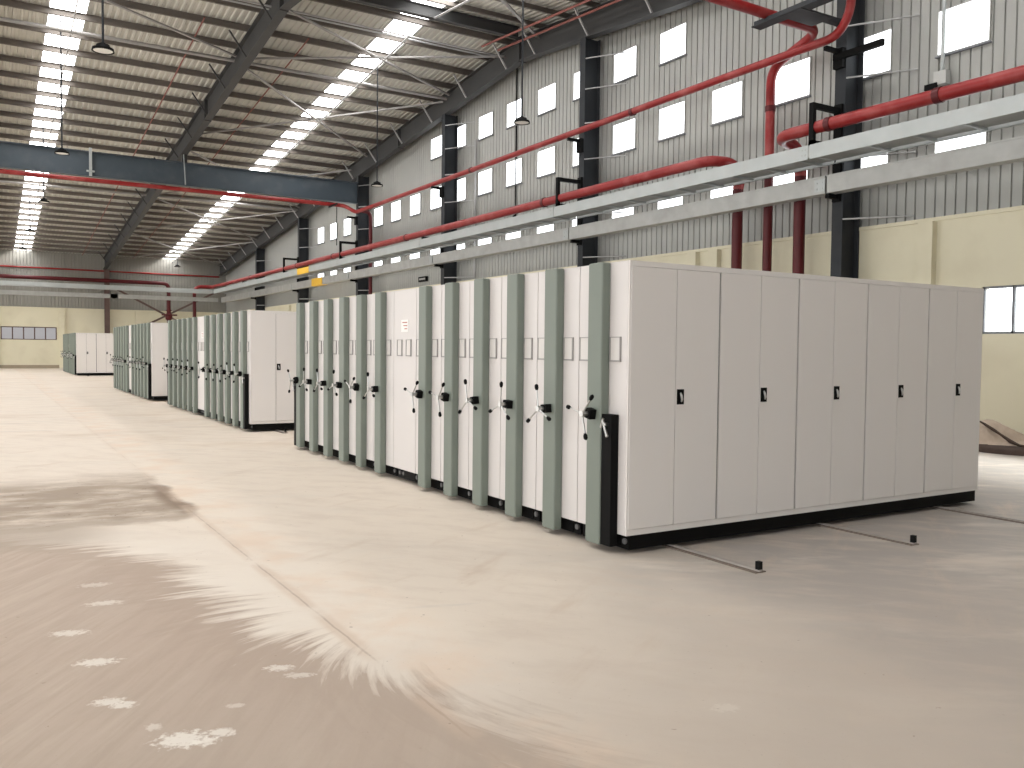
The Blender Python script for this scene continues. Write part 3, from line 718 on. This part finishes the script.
# floor rails with end stops
rn = [(.495,'left'), (2.22,'middle'), (3.93,'right')]
for bi, (bn, bx, by, cnt) in enumerate(blocks):
    for x, nm in rn:
        if bi and nm != 'left': continue
        a = by-.85; b_ = by+PITCH*cnt+.5
        if bi: a = by-.45; b_ = by+PITCH*cnt+.1
        t = MB().box(bx+x-.05, a, 0, bx+x+.05, b_, .007, 1).box(bx+x-.014, a, .007, bx+x+.014, b_, .022).build('floor_rail', [M['rail'], M['rail_base']])
        tag(t, 'flat steel floor rail under the %s shelving block%s' % (bn, ', %s one of three' % nm if bi == 0 else ''), 'rail', 'floor rails of the shelving')
        MB().box(bx+x-.017, a+.0, .02, bx+x+.017, a+.035, .075).build('end_stop', M['rubber'], t)

# heap of sacking by the right wall
def heap():
    t = empty('sackcloth_heap', (10.05, 2.2, 0)); tag(t, 'crumpled tan sackcloth heap on dark earth beside the right wall', 'sackcloth')
    nx, ny = 26, 34; vs = []; fs = []
    rnd = random.Random(3)
    ph = [(rnd.uniform(2,7), rnd.uniform(2,7), rnd.uniform(0,6), rnd.uniform(.006,.022)) for _ in range(9)]
    for j in range(ny+1):
        for i in range(nx+1):
            u = i/nx*2-1; v = j/ny*2-1
            x = u*.72; y = v*1.45
            e = max(0, 1-abs(u)**3)*max(0, 1-abs(v)**3)
            z = .085 + .42*math.exp(-((y-.85)/(.55 if y > .85 else .42))**2)*(1-abs(u)**2.4) + .12*math.exp(-((y+.5)/.5)**2)*(1-abs(u)**3)
            z += sum(a*math.sin(fx_*x*2+fy_*y*2+p) for fx_, fy_, p, a in ph)*.9
            z = max(.07, z*(.35+.65*e))
            x += .05*math.sin(5*y+1); y += .06*math.sin(6*x)
            vs.append((x, y, z))
    for j in range(ny):
        for i in range(nx):
            a = j*(nx+1)+i; fs.append((a, a+1, a+nx+2, a+nx+1))
    o = MB()._add(vs, fs, 0, True).build('sackcloth', M['tarp'], t)
    s = o.modifiers.new('thick', 'SOLIDIFY'); s.thickness = .025
    vs = []; fs = []; n = 40
    prof = [(1.0,.0),(.98,.05),(.9,.085),(.6,.1),(0,.1)]
    for r, z in prof:
        for k in range(n):
            a = 2*PI*k/n; q = r*(1+.10*math.sin(3*a+1)+.06*math.sin(7*a))
            vs.append((q*.84*math.cos(a)-.12, q*1.5*math.sin(a)-.12, z))
    for i in range(len(prof)-1):
        for k in range(n):
            a = i*n+k; b_ = i*n+(k+1) % n; fs.append((a, b_, b_+n, a+n))
    MB()._add(vs, fs, 0, True).build('earth_bed', M['mud'], t)
    hem = [(-.40,.80,.45),(-.42,.68,.40),(-.44,.52,.32),(-.46,.40,.26),(-.50,.22,.17),(-.55,.05,.12),(-.58,-.15,.10),(-.60,-.4,.09),(-.56,-.7,.12),(-.58,-1.0,.09)]
    MB().tube(hem, [.008,.02,.026,.018,.03,.02,.032,.022,.03,.01], 8).build('hem', M['mud'], t)
heap()

# ------------------------------------------------------------------ light and camera
W = bpy.data.worlds.new('world'); SC.world = W; W.use_nodes = True
nt = W.node_tree; bg = nt.nodes['Background']
sk = nt.nodes.new('ShaderNodeTexSky'); sk.sky_type = 'HOSEK_WILKIE'; sk.sun_direction = Vector((.6, .3, .75)).normalized(); sk.turbidity = 6
mxn = nt.nodes.new('ShaderNodeMix'); mxn.data_type = 'RGBA'; mxn.inputs[0].default_value = .12; mxn.inputs[6].default_value = (1,1,1,1)
nt.links.new(sk.outputs[0], mxn.inputs[7]); nt.links.new(mxn.outputs[2], bg.inputs['Color']); bg.inputs['Strength'].default_value = 9.0
for a, b_ in UNSEEN_DOORS:
    l = bpy.data.lights.new('unseen_doorway_portal', 'AREA'); l.shape = 'RECTANGLE'; l.size = DH; l.size_y = b_-a; l.cycles.is_portal = True
    o = bpy.data.objects.new('unseen_doorway_portal', l); COL.objects.link(o); o.location = (XL-.1, (a+b_)/2, DH/2); o.rotation_euler = (0, -PI/2, 0)

l = bpy.data.lights.new('window_portal', 'AREA'); l.shape = 'RECTANGLE'; l.size = lw[3]-lw[2]; l.size_y = lw[1]-lw[0]; l.cycles.is_portal = True
o = bpy.data.objects.new('window_portal', l); COL.objects.link(o); o.location = (XM+.15, (lw[0]+lw[1])/2, (lw[2]+lw[3])/2); o.rotation_euler = (0, PI/2, 0)
l = bpy.data.lights.new('unseen_doorway_portal', 'AREA'); l.shape = 'RECTANGLE'; l.size = ADDED_DOOR[1]-ADDED_DOOR[0]; l.size_y = ADDED_DOOR[2]; l.cycles.is_portal = True
o = bpy.data.objects.new('unseen_doorway_portal', l); COL.objects.link(o); o.location = ((ADDED_DOOR[0]+ADDED_DOOR[1])/2, YN-.1, ADDED_DOOR[2]/2); o.rotation_euler = (PI/2, 0, 0)
sun = bpy.data.lights.new('sun', 'SUN'); sun.energy = 26.0; sun.angle = math.radians(24); sun.color = (1,.97,.92)
so = bpy.data.objects.new('sun', sun); COL.objects.link(so); so.location = (30,5,20)
so.rotation_euler = Vector((-3.3, .55, -2.3)).to_track_quat('-Z', 'Y').to_euler()
cam = bpy.data.cameras.new('camera'); co = bpy.data.objects.new('camera', cam); COL.objects.link(co); SC.camera = co
yaw, pitch, roll = .5480676, -.0388812, .0102004; F = 862.614
f = Vector((math.sin(yaw)*math.cos(pitch), math.cos(yaw)*math.cos(pitch), math.sin(pitch)))
r = Vector((math.cos(yaw), -math.sin(yaw), 0)); u = r.cross(f)
r2 = r*math.cos(roll) + u*math.sin(roll); u2 = -r*math.sin(roll) + u*math.cos(roll)
co.matrix_world = Matrix(((r2.x,u2.x,-f.x,-3.99544),(r2.y,u2.y,-f.y,-4.92977),(r2.z,u2.z,-f.z,1.49616),(0,0,0,1)))
cam.sensor_width = 36; cam.lens = F*36/1024; cam.clip_end = 300; cam.clip_start = .05

vs_ = SC.view_settings; vs_.view_transform = 'Standard'; vs_.look = 'None'; vs_.exposure = -0.22; vs_.gamma = 1; vs_.use_curve_mapping = False
SC.cycles.use_denoising = True
SC.cycles.max_bounces = 10; SC.cycles.diffuse_bounces = 6
SC.cycles.sample_clamp_indirect = 8
